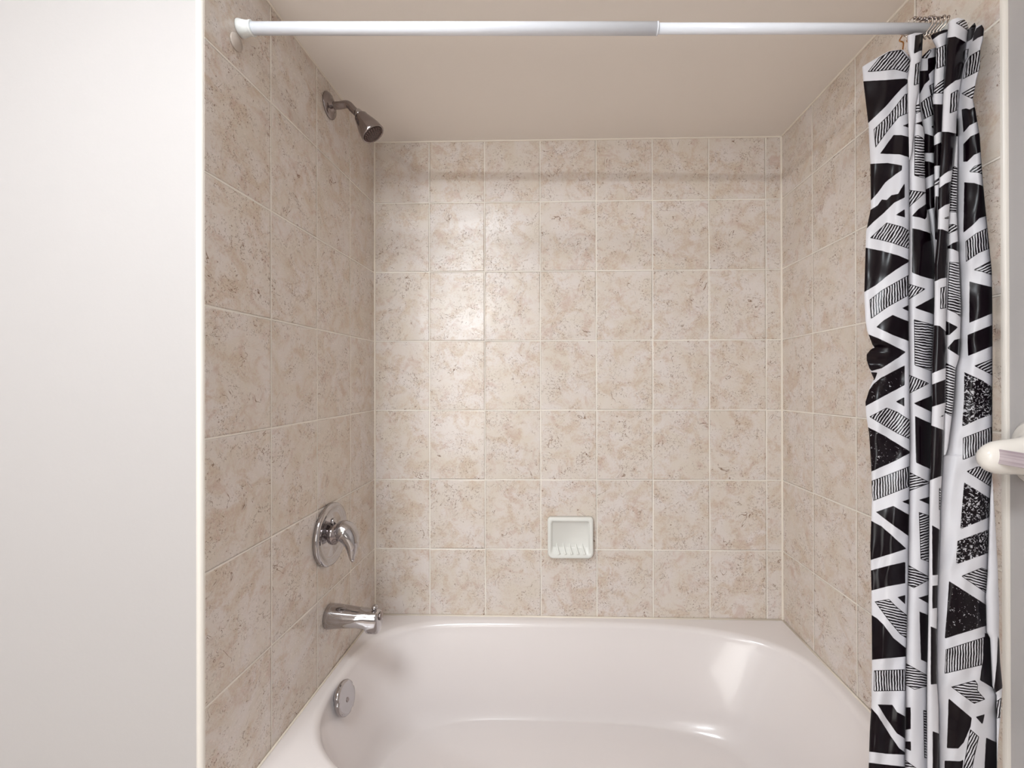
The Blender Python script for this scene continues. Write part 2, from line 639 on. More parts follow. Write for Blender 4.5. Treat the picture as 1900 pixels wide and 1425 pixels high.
fpos = hs + ax * (.0695 * sc_)
v_, f_ = lathe([(-.004, .0315), (.0, .0310), (.0018, .012), (.002, .001)], fpos, ax, 40)
fc = mesh_obj('spray_face', rel(v_, sh), f_, M['face'], sh, True)
a_, s_, t_ = frame(ax)
parts = []
for r, n in ((.007, 6), (.014, 12), (.021, 18), (.0275, 22)):
    for k in range(n):
        an = 2 * math.pi * k / n
        c = fpos + (s_ * math.cos(an) + t_ * math.sin(an)) * r
        parts.append(lathe([(-.001, .0016), (.0028, .0013)], c, ax, 8))
vf = merge(*parts)
nz = mesh_obj('nozzles', rel(vf[0], sh), vf[1], M['nozzle'], fc, True)
tag(sh, 'small chrome shower head on a bent arm high on the left tiled wall', 'shower head')

# ------------------------------------------------------------------ mixer valve
vc = at_x(614, 991, 0.008)
mv = empty('shower_valve', (0, vc.y, vc.z))
v_, f_ = lathe([(.0004, .088), (.005, .0910), (.011, .0915), (.015, .089), (.0165, .084), (.0155, .078), (.012, .074), (.0125, .060), (.015, .040), (.017, .030)], (0, vc.y, vc.z), (1, 0, 0), 72)
mesh_obj('escutcheon', rel(v_, mv), f_, M['chrome'], mv, True)
v_, f_ = lathe([(.010, .031), (.024, .030), (.028, .024), (.036, .021), (.044, .020)], (0, vc.y, vc.z), (1, 0, 0), 40)
mesh_obj('hub', rel(v_, mv), f_, M['nickel'], mv, True)
v_, f_ = lathe([(.012, .011), (.020, .011), (.0215, .008)], (0, vc.y + .001, vc.z + .034), (1, 0, .2), 20)
mesh_obj('indicator_cap', rel(v_, mv), f_, M['chrome'], mv, True)
vy = vc.y
# lever: a domed grip that curls over and tapers down to a small upturned tip
lp_ = [((.030, .012), .022), ((.040, .011), .0310), ((.054, .004), .0315), ((.066, -.010), .0270), ((.073, -.028), .0205),
       ((.075, -.046), .0140), ((.076, -.060), .0098), ((.078, -.069), .0070), ((.082, -.074), .0042)]
pp = spline([(a[0], vy - (.016 * max(0, i - 2) / 6), vc.z + a[1]) for i, (a, r) in enumerate(lp_)], 6)
rr = [float(v) for v in np.interp(np.linspace(0, len(lp_) - 1, len(pp)), range(len(lp_)), [r for a, r in lp_])]
v_, f_ = tube(pp, rr, 28)
lv_ = mesh_obj('lever_handle', rel(v_, mv), f_, M['chrome'], mv, True)
tag(mv, 'round chrome bath mixer plate with curved lever handle on left tiles', 'tap')

# ------------------------------------------------------------------ tub spout
sc0 = at_x(609, 1143, 0.0)
sy_, sz_ = sc0.y, sc0.z
ts = empty('tub_spout', (0, sy_, sz_))
secs = [(.0005, .0345, .0345, 0), (.004, .0355, .0355, 0), (.012, .0355, .035, 0), (.03, .0345, .0335, .000), (.06, .0325, .0305, -.001),
        (.09, .030, .0275, -.003), (.115, .0275, .0275, -.006), (.121, .0265, .0330, -.0125), (.128, .0260, .0335, -.0135), (.146, .0250, .0330, -.0145), (.152, .0235, .031, -.0145), (.154, .020, .027, -.0145)]
V, Fc = [], []
n = 40
for x, ry, rz, dz in secs:
    for k in range(n):
        a = 2 * math.pi * k / n
        c, s = math.cos(a), math.sin(a)
        e = .72 if x > .11 else 1.0
        V.append((x, sy_ + ry * math.copysign(abs(c) ** e, c), sz_ + dz + rz * math.copysign(abs(s) ** e, s)))
for i in range(len(secs) - 1):
    for k in range(n):
        k2 = (k + 1) % n
        Fc.append((i * n + k, i * n + k2, (i + 1) * n + k2, (i + 1) * n + k))
Fc.append(tuple(range(n - 1, -1, -1))); Fc.append(tuple((len(secs) - 1) * n + k for k in range(n)))
mesh_obj('spout_body', rel(V, ts), Fc, M['chrome'], ts, True)
kx = .139
v_, f_ = merge(lathe([(.0, .004), (.008, .004), (.009, .0085), (.014, .0095), (.018, .0085), (.0195, .003)], (kx, sy_, sz_ + .014), (0, 0, 1), 24))
mesh_obj('diverter_knob', rel(v_, ts), f_, M['chrome'], ts, True)
v_, f_ = lathe([(0, .012), (.006, .012), (.0075, .009)], (.1535, sy_, sz_ + .002), (1, 0, .1), 24)
mesh_obj('end_cap', rel(v_, ts), f_, M['nickel'], ts, True)
tag(ts, 'chrome bath spout with pull-up diverter just above the tub rim', 'tap spout')

# ------------------------------------------------------------------ soap dish
a = at_y(1016, 959, -.012); b = at_y(1101, 1035, -.012)
xc, zc, hw, hh = (a.x + b.x) / 2, (a.z + b.z) / 2, (b.x - a.x) / 2, (a.z - b.z) / 2


def rrect(hw, hh, r, cx, cz, n=10, rb=None):
    pts = []
    rb = rb or r
    for (sx, sz, a0, rad) in ((1, 1, 0, r), (-1, 1, 90, r), (-1, -1, 180, rb), (1, -1, 270, rb)):
        for k in range(n + 1):
            an = math.radians(a0 + 90 * k / n)
            pts.append((cx + sx * (hw - rad) + rad * math.cos(an), cz + sz * (hh - rad) + rad * math.sin(an)))
    return pts


dl = []
for (ins, y, r, rb, dz, low) in ((0, -.0004, .012, .02, 0, 0), (0, -.014, .012, .02, 0, 0), (.001, -.0185, .012, .02, 0, 0), (.004, -.0215, .012, .02, 0, 0), (.009, -.0225, .010, .016, 0, 0),
                            (.013, -.021, .009, .012, 0, .004), (.016, -.016, .008, .010, 0, .010), (.018, -.010, .008, .009, .000, .016)):
    dl.append([(x, y - (.004 if z < zc - hh * .55 and 0 < ins < .013 else 0), z) for x, z in rrect(hw - ins, hh - ins - low / 2, r, xc, zc + low / 2, rb=rb)])
V, Fc = [], []
n = len(dl[0])
for r in dl: V += r
for i in range(len(dl) - 1):
    for k in range(n):
        k2 = (k + 1) % n
        Fc.append((i * n + k, i * n + k2, (i + 1) * n + k2, (i + 1) * n + k))
Fc.append(tuple((len(dl) - 1) * n + k for k in range(n)))
Fc.append(tuple(range(n - 1, -1, -1)))
sd = mesh_obj('soap_dish', [Vector(v) - Vector((xc, 0, zc)) for v in V], Fc, M['dish'], None, True)
sd.location = (xc, 0, zc)
for k in range(5):
    x = (k - 2) * .0232
    pth = spline([(x - .004, -.008, -.022), (x - .002, -.0125, -.034), (x + .001, -.018, -.047), (x + .005, -.0235, -.0585)], 5)
    v_, f_ = tube(pth, [.0018 + .0034 * i / 15 for i in range(len(pth))], 10)
    mesh_obj('ridge', v_, f_, M['dish'], sd, True)
tag(sd, 'white ceramic soap dish with ridged tray set in the back wall tiles', 'soap dish')

# ------------------------------------------------------------------ shower curtain rod
RA = at_x(445, 52.8, .0)
RB = at_y(1734, 53.8, RA.y + .006)
RB.x = W
RY = (RA.y + RB.y) / 2
rod = empty('shower_curtain_rod', (0, RA.y, RA.z))


def rodp(x):
    return RA.lerp(RB, x / W)


xj = at_y(1221, 54, RA.lerp(RB, .55).y).x
v_, f_ = tube([rodp(.03), rodp(xj - .002)], .0123, 32)
mesh_obj('outer_tube', rel(v_, rod), f_, M['rod'], rod, True)
v_, f_ = tube([rodp(xj - .003), rodp(xj)], .0127, 32)
mesh_obj('tube_collar', rel(v_, rod), f_, M['rod'], rod, True)
v_, f_ = tube([rodp(xj - .02), rodp(W - .02)], .0101, 32)
mesh_obj('inner_tube', rel(v_, rod), f_, M['rod'], rod, True)
for s, xw in ((1, 0.0), (-1, W)):
    q = rodp(xw)
    v_, f_ = lathe([(.0004, .0175), (.003, .0180), (.008, .0165), (.016, .0148), (.024, .0142), (.0245, .0150), (.028, .0150), (.0285, .0130)] if s > 0 else
                   [(.0004, .0170), (.004, .0175), (.010, .0155), (.024, .0130), (.034, .0125), (.035, .0105)], q, (s, 0, 0), 36)
    mesh_obj('end_cap', rel(v_, rod), f_, M['cap'], rod, True)
tag(rod, 'white tension curtain rod spanning the alcove below the ceiling', 'curtain rod')

dc = at_x(440, 78, 0.004)
v_, f_ = lathe([(0, .0172), (.0025, .0175), (.0045, .0160), (.0048, .010), (.0058, .008), (.006, .001)], (0, 0, 0), (1, 0, 0), 36)
wd = mesh_obj('wall_disc', v_, f_, M['disc'], None, True)
wd.location = (.0004, dc.y, dc.z)
tag(wd, 'small round milky plastic disc on the left tiles below the rod end', 'disc')

# ------------------------------------------------------------------ towel bar
tbz = at_y(1840, 845, -.866).z
ty = -.873
xw = W + TK
tbr = empty('towel_bar', (xw, ty, tbz))


def post_mesh(yc):
    secs = [(.0004, .052, .056), (.004, .054, .058), (.010, .050, .054), (.016, .040, .045), (.026, .030, .037), (.038, .0240, .0325),
            (.056, .0205, .0305), (.075, .0200, .0295), (.090, .0185, .0270), (.100, .0160, .0220), (.107, .0125, .0150), (.1105, .005, .006)]
    V, Fc = [], []
    n = 40
    for h, ry, rz in secs:
        for k in range(n):
            a = 2 * math.pi * k / n
            e = lerp(.62, 1.0, min(1, h / .03))
            c, s = math.cos(a), math.sin(a)
            V.append(Vector((xw - h, yc + ry * math.copysign(abs(c) ** e, c), tbz + .002 - .004 * h / .08 + rz * math.copysign(abs(s) ** e, s))))
    for i in range(len(secs) - 1):
        for k in range(n):
            k2 = (k + 1) % n
            Fc.append((i * n + k, i * n + k2, (i + 1) * n + k2, (i + 1) * n + k))
    Fc.append(tuple(range(n))); Fc.append(tuple((len(secs) - 1) * n + k for k in range(n)))
    return V, Fc


for yc in (ty, ty - .46):
    v_, f_ = post_mesh(yc)
    mesh_obj('bracket', rel(v_, tbr), f_, M['ceramic'], tbr, True)
M['bar'] = new_mat('streaky_bar', srgb(188, 172, 178), .12)
t = NT(M['bar']); P_, q_ = t.pos()
stv = t.vmath('MULTIPLY', P_, (260, 3, 260))
t.l.new(t.mix(t.ramp(t.noise(stv, 1.0, 2), .35, .65), srgb(168, 150, 158), srgb(214, 202, 206)), t.b.inputs['Base Color'])
bx_, hs_ = xw - .082, .0122
rot = math.radians(36)
V = []
for y in (ty - .012, ty - .45):
    for k in range(4):
        a = rot + math.pi / 2 * k
        V.append((bx_ + hs_ * math.sqrt(2) * math.cos(a), y, tbz + hs_ * math.sqrt(2) * math.sin(a)))
Fc = [(0, 1, 2, 3), (7, 6, 5, 4)] + [(k, 4 + k, 4 + (k + 1) % 4, (k + 1) % 4) for k in range(4)]
bo = mesh_obj('bar', rel(V, tbr), Fc, M['bar'], tbr)
bevel(bo, .0008, 2)
bo['label'] = 'mauve square plastic bar'
tag(tbr, 'white ceramic towel bar bracket and square bar on the right wall beside the curtain', 'towel bar')

# ------------------------------------------------------------------ lamps outside the frame
vl = empty('vanity_light', (-.28, YR, 2.005))
v_, f_ = box((-.60, YR, 1.965), (.04, YR + .03, 2.045))
bo = mesh_obj('backplate', rel(v_, vl), f_, M['chrome'], vl); bevel(bo, .004)
for x in BULB_XS:
    v_, f_ = lathe([(0, .018), (.04, .020), (.115, .024), (.120, .022)], (x, YR + .03, 2.005), (0, 1, 0), 24)
    mesh_obj('lamp_holder', rel(v_, vl), f_, M['chrome'], vl, True)
tag(vl, 'three-bulb chrome bar lamp on the wall behind the camera', 'wall lamp')
cl = empty('ceiling_lamp', (.08, -1.72, RC))
v_, f_ = lathe([(0.0004, .27), (.02, .27), (.05, .26), (.06, .24)], (.08, -1.72, RC), (0, 0, -1), 40)
mesh_obj('lamp_body', rel(v_, cl), f_, M['cap'], cl, True)
tag(cl, 'round flush ceiling lamp above the camera', 'ceiling lamp')

# ------------------------------------------------------------------ shower curtain
# print traced as ink outlines per fold; crop frames: (x0, y0, scale)
CR = {'A': (1580, 0, 4.75), 'B': (1580, 280, 4.453), 'C': (1580, 580, 4.453), 'D': (1580, 860, 4.453), 'E': (1580, 1125, 4.75),
      'F': (1590, 20, 6.786), 'G': (1670, 100, 7.125), 'H': (1670, 280, 7.122)}


def cv(c, pts):
    x0, y0, s = CR[c]
    return [(x0 + x / s, y0 + y / s) for x, y in pts]


# fold boundaries: left outline and the right edge of each fold, as (y, x) tables
EDGE = {
    0: [(90, 1600), (124, 1600), (152, 1602), (234, 1611.6), (300, 1614.7), (386, 1616), (410, 1611), (430, 1607), (505, 1604.7), (545, 1603.6), (594, 1605.8),
        (614, 1609), (632, 1616), (645, 1620.4), (650, 1614), (658, 1608), (668, 1608), (686, 1614), (703, 1621.5), (716, 1615), (746, 1605.8), (769, 1607), (805, 1612.6), (876, 1617), (927, 1618),
        (1013, 1614.8), (1098, 1617), (1226, 1618), (1304, 1617), (1357, 1613.7), (1425, 1611.6)],
    1: [(55, 1683), (92, 1684), (111, 1689.5), (147, 1684), (210, 1685), (295, 1687), (437, 1686.7), (550, 1685.5), (690, 1686.7), (805, 1688.5), (950, 1686.7), (1107, 1684.4), (1146, 1683), (1209, 1681), (1425, 1679)],
    2: [(55, 1713), (105, 1710.5), (118, 1706.5), (170, 1705), (195, 1699.5), (240, 1696), (282, 1692), (298, 1687.2)],
    3: [(55, 1713), (105, 1710.5), (118, 1706.8), (170, 1705.3), (190, 1705.5), (222, 1710.7), (249, 1715), (280, 1715), (329, 1716.3), (357, 1717.7), (378, 1718), (406, 1724.8), (434, 1727.6), (462, 1731), (490, 1733.5),
        (550, 1733.8), (602, 1732.7), (670, 1729), (760, 1729), (805, 1727), (872, 1726), (883, 1724.8), (1040, 1723.7), (1130, 1722.6), (1270, 1720), (1425, 1720)],
    4: [(55, 1736), (64, 1725), (75, 1730), (88, 1736.8), (115, 1736.5), (135, 1733.9), (170, 1733), (184, 1730), (198, 1731.7), (240, 1732.5), (300, 1733.5), (330, 1733.5), (420, 1735), (460, 1735.2), (480, 1734.2), (490, 1733.6)],
    5: [(40, 1759), (52, 1759), (84, 1755.8), (126, 1753.7), (168, 1750.7), (210, 1748.6), (252, 1747), (300, 1744.6), (350, 1742.3), (420, 1740), (455, 1737.4), (490, 1734)],
    6: [(30, 1797), (50, 1797), (82, 1792.6), (118, 1789), (142, 1784.4), (163, 1781), (191, 1778), (219, 1775), (252, 1774), (275, 1771), (308, 1768.3), (343, 1764), (378, 1762.7), (406, 1760.6), (448, 1759),
        (527, 1756), (590, 1755), (750, 1755), (771, 1751.8), (850, 1749.5), (895, 1747), (950, 1744), (985, 1744), (1040, 1741.7), (1107, 1739.4), (1174, 1738), (1270, 1738.5), (1314, 1742), (1425, 1743)],
    7: [(215, 1776), (240, 1777), (314, 1776.5), (392, 1775), (448, 1777.6), (505, 1780), (572, 1783), (602, 1782), (636, 1781), (665, 1779), (684, 1773), (715, 1771), (749, 1768.6), (773, 1766), (830, 1759), (860, 1750)],
    8: [(40, 1826), (50, 1826), (74, 1824), (90, 1819), (126, 1818), (147, 1811.6), (168, 1808), (183, 1805), (202, 1809.5), (227, 1813.7), (253, 1818), (300, 1821), (336, 1823.6), (392, 1829), (460, 1836), (505, 1840.5), (594, 1841.6),
        (860, 1841), (885, 1840), (927, 1837), (985, 1835), (1062, 1832.6), (1107, 1829), (1155, 1830), (1173, 1831), (1184, 1837), (1272, 1841), (1290, 1849), (1425, 1849.5)],
    9: [(870, 1841), (885, 1841), (905, 1842.5), (972, 1847), (1062, 1851.7), (1130, 1854), (1170, 1853.5), (1230, 1856), (1272, 1860), (1335, 1856), (1378, 1852), (1425, 1850)],
}
# (crop, fold, kind, outline, stroke direction)   fold 0..8
INK = [
 ('A', 0, 'h', [(140, 635), (240, 510), (330, 455), (440, 438), (520, 560), (490, 640), (380, 612), (240, 628)], (1, -1.25)),
 ('A', 0, 'b', [(90, 718), (300, 705), (470, 692), (490, 705), (485, 742), (440, 780), (300, 940), (140, 1110), (130, 980)], 0),
 ('A', 0, 'h', [(195, 1140), (330, 1010), (470, 830), (512, 815), (512, 985), (420, 1030), (330, 1140), (210, 1305)], (-.04, 1)),
 ('A', 0, 'b', [(445, 1108), (515, 1075), (515, 1135)], 0),
 ('A', 0, 'b', [(250, 1355), (370, 1190), (440, 1190), (515, 1215), (515, 1395), (420, 1360)], 0),
 ('B', 0, 'b', [(155, 108), (300, 100), (420, 120), (415, 160), (370, 190), (280, 260), (215, 350), (150, 440)], 0),
 ('B', 0, 'b', [(155, 500), (215, 450), (250, 400), (290, 405), (330, 365), (385, 355), (440, 260), (440, 385), (350, 430), (270, 510), (200, 570), (120, 665), (120, 600)], 0),
 ('B', 0, 'b', [(365, 530), (440, 480), (442, 550)], 0),
 ('B', 0, 'h', [(150, 720), (290, 592), (420, 625), (478, 670), (478, 810), (460, 805), (330, 760), (230, 735)], (.6, -1)),
 ('B', 0, 'b', [(100, 793), (250, 825), (390, 865), (472, 908), (400, 960), (300, 1030), (200, 1110), (92, 1185)], 0),
 ('B', 0, 'h', [(148, 1230), (250, 1150), (478, 1010), (478, 1180), (300, 1290), (160, 1390)], (.02, 1)),
 ('B', 0, 'b', [(415, 1300), (478, 1260), (478, 1335)], 0),
 ('C', 0, 'b', [(203, 120), (270, 60), (340, 20), (478, 82), (478, 245), (340, 185)], 0),
 ('C', 0, 'b', [(120, 165), (230, 215), (450, 325), (390, 370), (250, 460), (165, 482), (110, 400), (110, 320), (190, 290)], 0),
 ('C', 0, 'b', [(155, 492), (215, 495), (190, 560), (160, 560)], 0),
 ('C', 0, 'v', [(185, 585), (240, 540), (440, 435), (438, 600), (250, 700), (105, 790), (90, 740)], 0),
 ('C', 0, 'b', [(365, 735), (437, 698), (436, 775)], 0),
 ('C', 0, 'h', [(145, 860), (290, 785), (380, 820), (490, 905), (490, 1060), (380, 1000), (260, 930)], (.75, -1)),
 ('C', 0, 'v', [(120, 930), (260, 1010), (478, 1155), (350, 1230), (150, 1328), (130, 1050)], 0),
 ('D', 0, 'h', [(172, 148), (478, 15), (478, 185), (180, 310)], (.03, 1)),
 ('D', 0, 'b', [(415, 315), (485, 285), (485, 350)], 0),
 ('D', 0, 'b', [(200, 400), (345, 350), (485, 440), (485, 622), (330, 500)], 0),
 ('D', 0, 'b', [(145, 455), (250, 520), (455, 705), (300, 755), (140, 808)], 0),
 ('D', 0, 'b', [(145, 892), (300, 845), (445, 812), (445, 990), (300, 1015), (145, 1060)], 0),
 ('D', 0, 'b', [(380, 1105), (445, 1085), (443, 1165)], 0),
 ('D', 0, 'h', [(190, 1140), (310, 1120), (380, 1190), (475, 1280), (475, 1470), (400, 1410), (300, 1290)], (1, .18)),
 ('E', 0, 'b', [(160, 50), (230, 110), (280, 160), (370, 280), (495, 395), (495, 440), (160, 475)], 0),
 ('E', 0, 'h', [(197, 565), (470, 555), (470, 745), (195, 750)], (.02, 1)),
 ('E', 0, 'b', [(230, 865), (360, 868), (400, 930), (495, 995), (495, 1195), (400, 1120), (300, 980)], 0),
 ('E', 0, 'b', [(160, 860), (230, 960), (350, 1150), (420, 1250), (485, 1310), (300, 1300), (135, 1275)], 0),
 ('E', 0, 'b', [(130, 1373), (300, 1395), (495, 1418), (495, 1560), (130, 1560)], 0),
 # narrow white-edged fold
 ('F', 1, 'b', [(735, 310), (850, 275), (850, 480), (780, 510), (715, 545)], 0),
 ('F', 1, 'h', [(735, 670), (830, 615), (800, 900), (715, 945)], (-.05, 1)),
 ('G', 1, 'b', [(205, 700), (230, 680), (200, 1100), (175, 1280), (165, 1280), (190, 1000)], 0),
 # hatched ladder fold
 ('G', 2, 'h', [(210, 690), (250, 650), (290, 690), (300, 740), (215, 790)], (1, -.1)),
 ('G', 2, 'b', [(200, 925), (300, 880), (310, 1000), (270, 935)], 0),
 ('G', 2, 'h', [(190, 1085), (240, 1075), (300, 1110), (325, 1180), (335, 1650), (300, 1640), (187, 1610)], (1, .12)),
 ('H', 2, 'h', [(125, 512), (345, 548), (320, 565), (260, 620), (125, 765)], (.62, -1)),
 ('H', 2, 'b', [(155, 862), (240, 770), (350, 680), (350, 880), (330, 905), (260, 880)], 0),
 ('B', 2, 'b', [(502, 640), (560, 650), (620, 668), (690, 705), (690, 1065), (640, 1055), (560, 1030), (500, 1005)], 0),
 ('B', 2, 'h', [(465, 1090), (615, 1140), (465, 1245)], (.75, -1)),
 ('B', 2, 'b', [(518, 1295), (695, 1192), (695, 1362)], 0),
 ('C', 2, 'h', [(515, 55), (700, 110), (690, 490), (650, 480), (520, 435)], (1, .15)),
 ('C', 2, 'h', [(475, 505), (645, 585), (475, 680)], (.5, -1)),
 ('C', 2, 'b', [(510, 750), (672, 675), (672, 835)], 0),
 ('C', 2, 'b', [(525, 855), (672, 930), (665, 1308), (532, 1240)], 0),
 ('D', 2, 'h', [(465, 55), (640, 160), (465, 240)], (1, -.2)),
 ('D', 2, 'b', [(555, 300), (655, 266), (655, 352)], 0),
 ('D', 2, 'h', [(556, 400), (655, 440), (650, 825), (570, 790)], (1, -.3)),
 ('D', 2, 'h', [(460, 822), (560, 890), (650, 950), (515, 1030), (455, 990)], (1, .22)),
 ('D', 2, 'b', [(550, 1110), (645, 1076), (645, 1172)], 0),
 ('E', 2, 'b', [(598, 45), (680, 88), (680, 512), (612, 470)], 0),
 ('E', 2, 'h', [(470, 485), (665, 615), (670, 700), (555, 735), (470, 680)], (1, .1)),
 ('E', 2, 'b', [(460, 888), (522, 890), (522, 1082), (460, 1092)], 0),
 ('E', 2, 'b', [(460, 1190), (524, 1190), (524, 1275), (460, 1235)], 0),
 ('E', 2, 'h', [(632, 915), (680, 925), (680, 1350), (640, 1335)], (1, .2)),
 ('E', 2, 'h', [(460, 1330), (580, 1430), (480, 1520), (460, 1520)], (1, .1)),
 # recess
 ('F', 3, 'h', [(822, 600), (910, 480), (940, 500), (880, 600)], (1, -1.2)),
 ('F', 3, 'b', [(892, 600), (1010, 565), (1010, 700), (960, 745), (905, 800), (915, 870), (850, 930), (795, 1045), (760, 1045), (780, 760), (892, 752)], 0),
 ('G', 3, 'h', [(380, 420), (460, 360), (460, 470), (410, 560)], (.05, 1)),
 ('G', 3, 'h', [(275, 645), (340, 590), (420, 540), (440, 600), (440, 790), (310, 870)], (.22, 1)),
 ('G', 3, 'b', [(300, 1080), (340, 1055), (450, 1100), (460, 1310), (330, 1310), (300, 1300)], 0),
 ('G', 3, 'b', [(410, 960), (450, 930), (450, 1020)], 0),
 ('H', 3, 'b', [(310, 130), (380, 140), (450, 170), (450, 290), (400, 330), (310, 385)], 0),
 ('H', 3, 'b', [(320, 530), (450, 445), (500, 450), (500, 590), (500, 1100), (465, 1190), (460, 900), (450, 740), (365, 790), (395, 910), (440, 1170), (380, 920), (320, 720)], 0),
 # narrow fold with white ridge on its right
 ('F', 4, 'b', [(905, 340), (1000, 240), (1130, 235), (1150, 250), (1040, 300), (970, 370), (945, 430)], 0),
 ('F', 4, 'h', [(1000, 490), (1140, 400), (1115, 680), (1000, 735)], (.02, 1)),
 ('G', 4, 'h', [(440, 500), (500, 390), (590, 310), (585, 530), (520, 520), (440, 530)], (1, -.75)),
 ('G', 4, 'b', [(430, 662), (570, 668), (560, 1020), (500, 1040), (450, 1110), (430, 1050)], 0),
 ('G', 4, 'b', [(440, 1225), (545, 1155), (545, 1480), (440, 1480)], 0),
 ('H', 4, 'b', [(440, 0), (545, 0), (540, 160), (500, 175), (440, 230)], 0),
 ('H', 4, 'h', [(445, 420), (525, 330), (525, 440), (450, 465)], (1, -.7)),
 ('H', 4, 'b', [(470, 600), (520, 605), (510, 1000), (490, 1200), (470, 1150)], 0),
 # big dark fold
 ('F', 5, 'h', [(1240, 155), (1300, 125), (1370, 100), (1430, 120), (1420, 240), (1385, 265), (1310, 190)], (1, -.6)),
 ('F', 5, 'b', [(1130, 345), (1240, 325), (1310, 360), (1400, 430), (1385, 600), (1330, 840), (1240, 880), (1160, 940), (1095, 1020), (1120, 700)], 0),
 ('G', 5, 'h', [(670, 525), (775, 465), (760, 735), (655, 790)], (-.04, 1)),
 ('G', 5, 'b', [(540, 1028), (640, 1030), (760, 1065), (740, 1240), (730, 1500), (525, 1500)], 0),
 ('H', 5, 'b', [(530, -60), (720, -60), (710, 240), (640, 270), (580, 310), (525, 375)], 0),
 ('H', 5, 'b', [(510, 520), (600, 430), (690, 385), (675, 680), (600, 715), (505, 800)], 0),
 ('H', 5, 'h', [(565, 895), (655, 845), (650, 900), (600, 900)], (1, -.5)),
 ('H', 5, 'b', [(480, 1035), (560, 1035), (650, 1085), (650, 1500), (470, 1500)], 0),
 ('B', 5, 'b', [(690, 850), (810, 850), (783, 1045), (740, 1055), (670, 1095)], 0),
 ('B', 5, 'h', [(735, 1130), (795, 1110), (790, 1295), (732, 1308)], (-.04, 1)),
 ('C', 5, 'b', [(665, 100), (730, 110), (790, 180), (790, 445), (720, 480), (660, 512)], 0),
 ('C', 5, 'b', [(655, 605), (790, 540), (790, 733), (655, 788)], 0),
 ('C', 5, 'b', [(720, 865), (765, 830), (755, 860)], 0),
 ('C', 5, 'b', [(645, 920), (775, 982), (775, 1150), (765, 1335), (635, 1398)], 0),
 ('D', 5, 'h', [(722, 205), (760, 195), (750, 390), (722, 385)], (1, .3)),
 ('D', 5, 'b', [(665, 510), (745, 565), (735, 800), (725, 918), (668, 925)], 0),
 ('D', 5, 'b', [(668, 1010), (725, 1002), (718, 1188), (668, 1200)], 0),
 ('E', 5, 'b', [(698, 178), (765, 212), (765, 683), (698, 690)], 0),
 ('E', 5, 'b', [(715, 1100), (785, 1135), (785, 1560), (715, 1560)], 0),
 # rung fold right of it
 ('G', 6, 'b', [(745, 870), (790, 830), (795, 1090), (735, 1090)], 0),
 ('H', 6, 'h', [(695, 240), (720, 200), (755, 240), (765, 820), (655, 805), (655, 690)], (1, .2)),
 ('H', 6, 'h', [(645, 980), (700, 965), (765, 1000), (765, 1030), (630, 1115)], (1, -.7)),
 ('H', 6, 'b', [(625, 1285), (700, 1215), (770, 1185), (770, 1345), (700, 1300)], 0),
 ('B', 6, 'h', [(808, 915), (900, 925), (915, 1400), (860, 1340), (790, 1310), (795, 1150)], (1, .25)),
 ('C', 6, 'b', [(770, 55), (880, 120), (810, 185), (770, 190)], 0),
 ('C', 6, 'b', [(790, 295), (850, 225), (893, 212), (888, 370), (830, 320)], 0),
 ('C', 6, 'h', [(770, 400), (860, 465), (825, 865), (765, 815)], (1, .28)),
 # big right fold
 ('A', 7, 'b', [(1010, 275), (1085, 195), (1105, 205), (1070, 330), (1060, 345), (1020, 370)], 0),
 ('A', 7, 'b', [(1100, 250), (1140, 210), (1185, 230), (1180, 300), (1110, 335), (1065, 370), (1078, 300)], 0),
 ('A', 7, 'h', [(1045, 490), (1150, 418), (1130, 612), (980, 700), (1005, 560)], (-.12, 1)),
 ('A', 7, 'h', [(1005, 440), (1035, 428), (1025, 500), (985, 620)], (-.1, 1)),
 ('A', 7, 'h', [(965, 825), (1105, 735), (1095, 830), (1060, 872)], (1, -.5)),
 ('A', 7, 'b', [(970, 965), (1010, 955), (1040, 965), (1090, 930), (1125, 1055), (1040, 1105), (985, 1170)], 0),
 ('A', 7, 'b', [(985, 1270), (1050, 1200), (1140, 1155), (1165, 1320), (1080, 1365), (1020, 1425), (985, 1425)], 0),
 ('H', 7, 'h', [(905, 280), (980, 200), (1105, 145), (1115, 335), (1040, 290)], (1, -.6)),
 ('H', 7, 'b', [(848, 415), (980, 425), (1080, 455), (1125, 520), (1155, 845), (1050, 890), (950, 990), (835, 1085)], 0),
 ('H', 7, 'h', [(865, 1195), (1000, 1090), (1170, 995), (1190, 1275), (1040, 1350), (870, 1470)], (.03, 1)),
 ('B', 7, 'h', [(1000, 985), (1165, 890), (1180, 1040), (1080, 1000)], (1, -.5)),
 ('B', 7, 'b', [(975, 1080), (1185, 1135), (1185, 1325), (972, 1422)], 0),
 ('C', 7, 'b', [(958, 185), (1180, 88), (1180, 262), (962, 360)], 0),
 ('C', 7, 'h', [(1010, 440), (1180, 368), (1180, 535)], (1, -.5)),
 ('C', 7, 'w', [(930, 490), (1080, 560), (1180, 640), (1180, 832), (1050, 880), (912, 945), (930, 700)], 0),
 ('C', 7, 'h', [(920, 1035), (1170, 932), (1170, 1110), (918, 1220)], (.0, 1)),
 ('D', 7, 'h', [(948, 65), (1040, 25), (1180, 25), (1150, 205)], (.6, -1)),
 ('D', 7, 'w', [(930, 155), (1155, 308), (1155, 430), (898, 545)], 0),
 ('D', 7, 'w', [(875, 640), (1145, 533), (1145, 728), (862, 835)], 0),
 ('D', 7, 'h', [(905, 930), (1075, 860), (1145, 895), (1130, 1095)], (1, .28)),
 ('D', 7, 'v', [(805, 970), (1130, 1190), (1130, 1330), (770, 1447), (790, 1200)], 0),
 ('E', 7, 'h', [(830, 380), (1195, 262), (1165, 515), (820, 595)], (-.02, 1)),
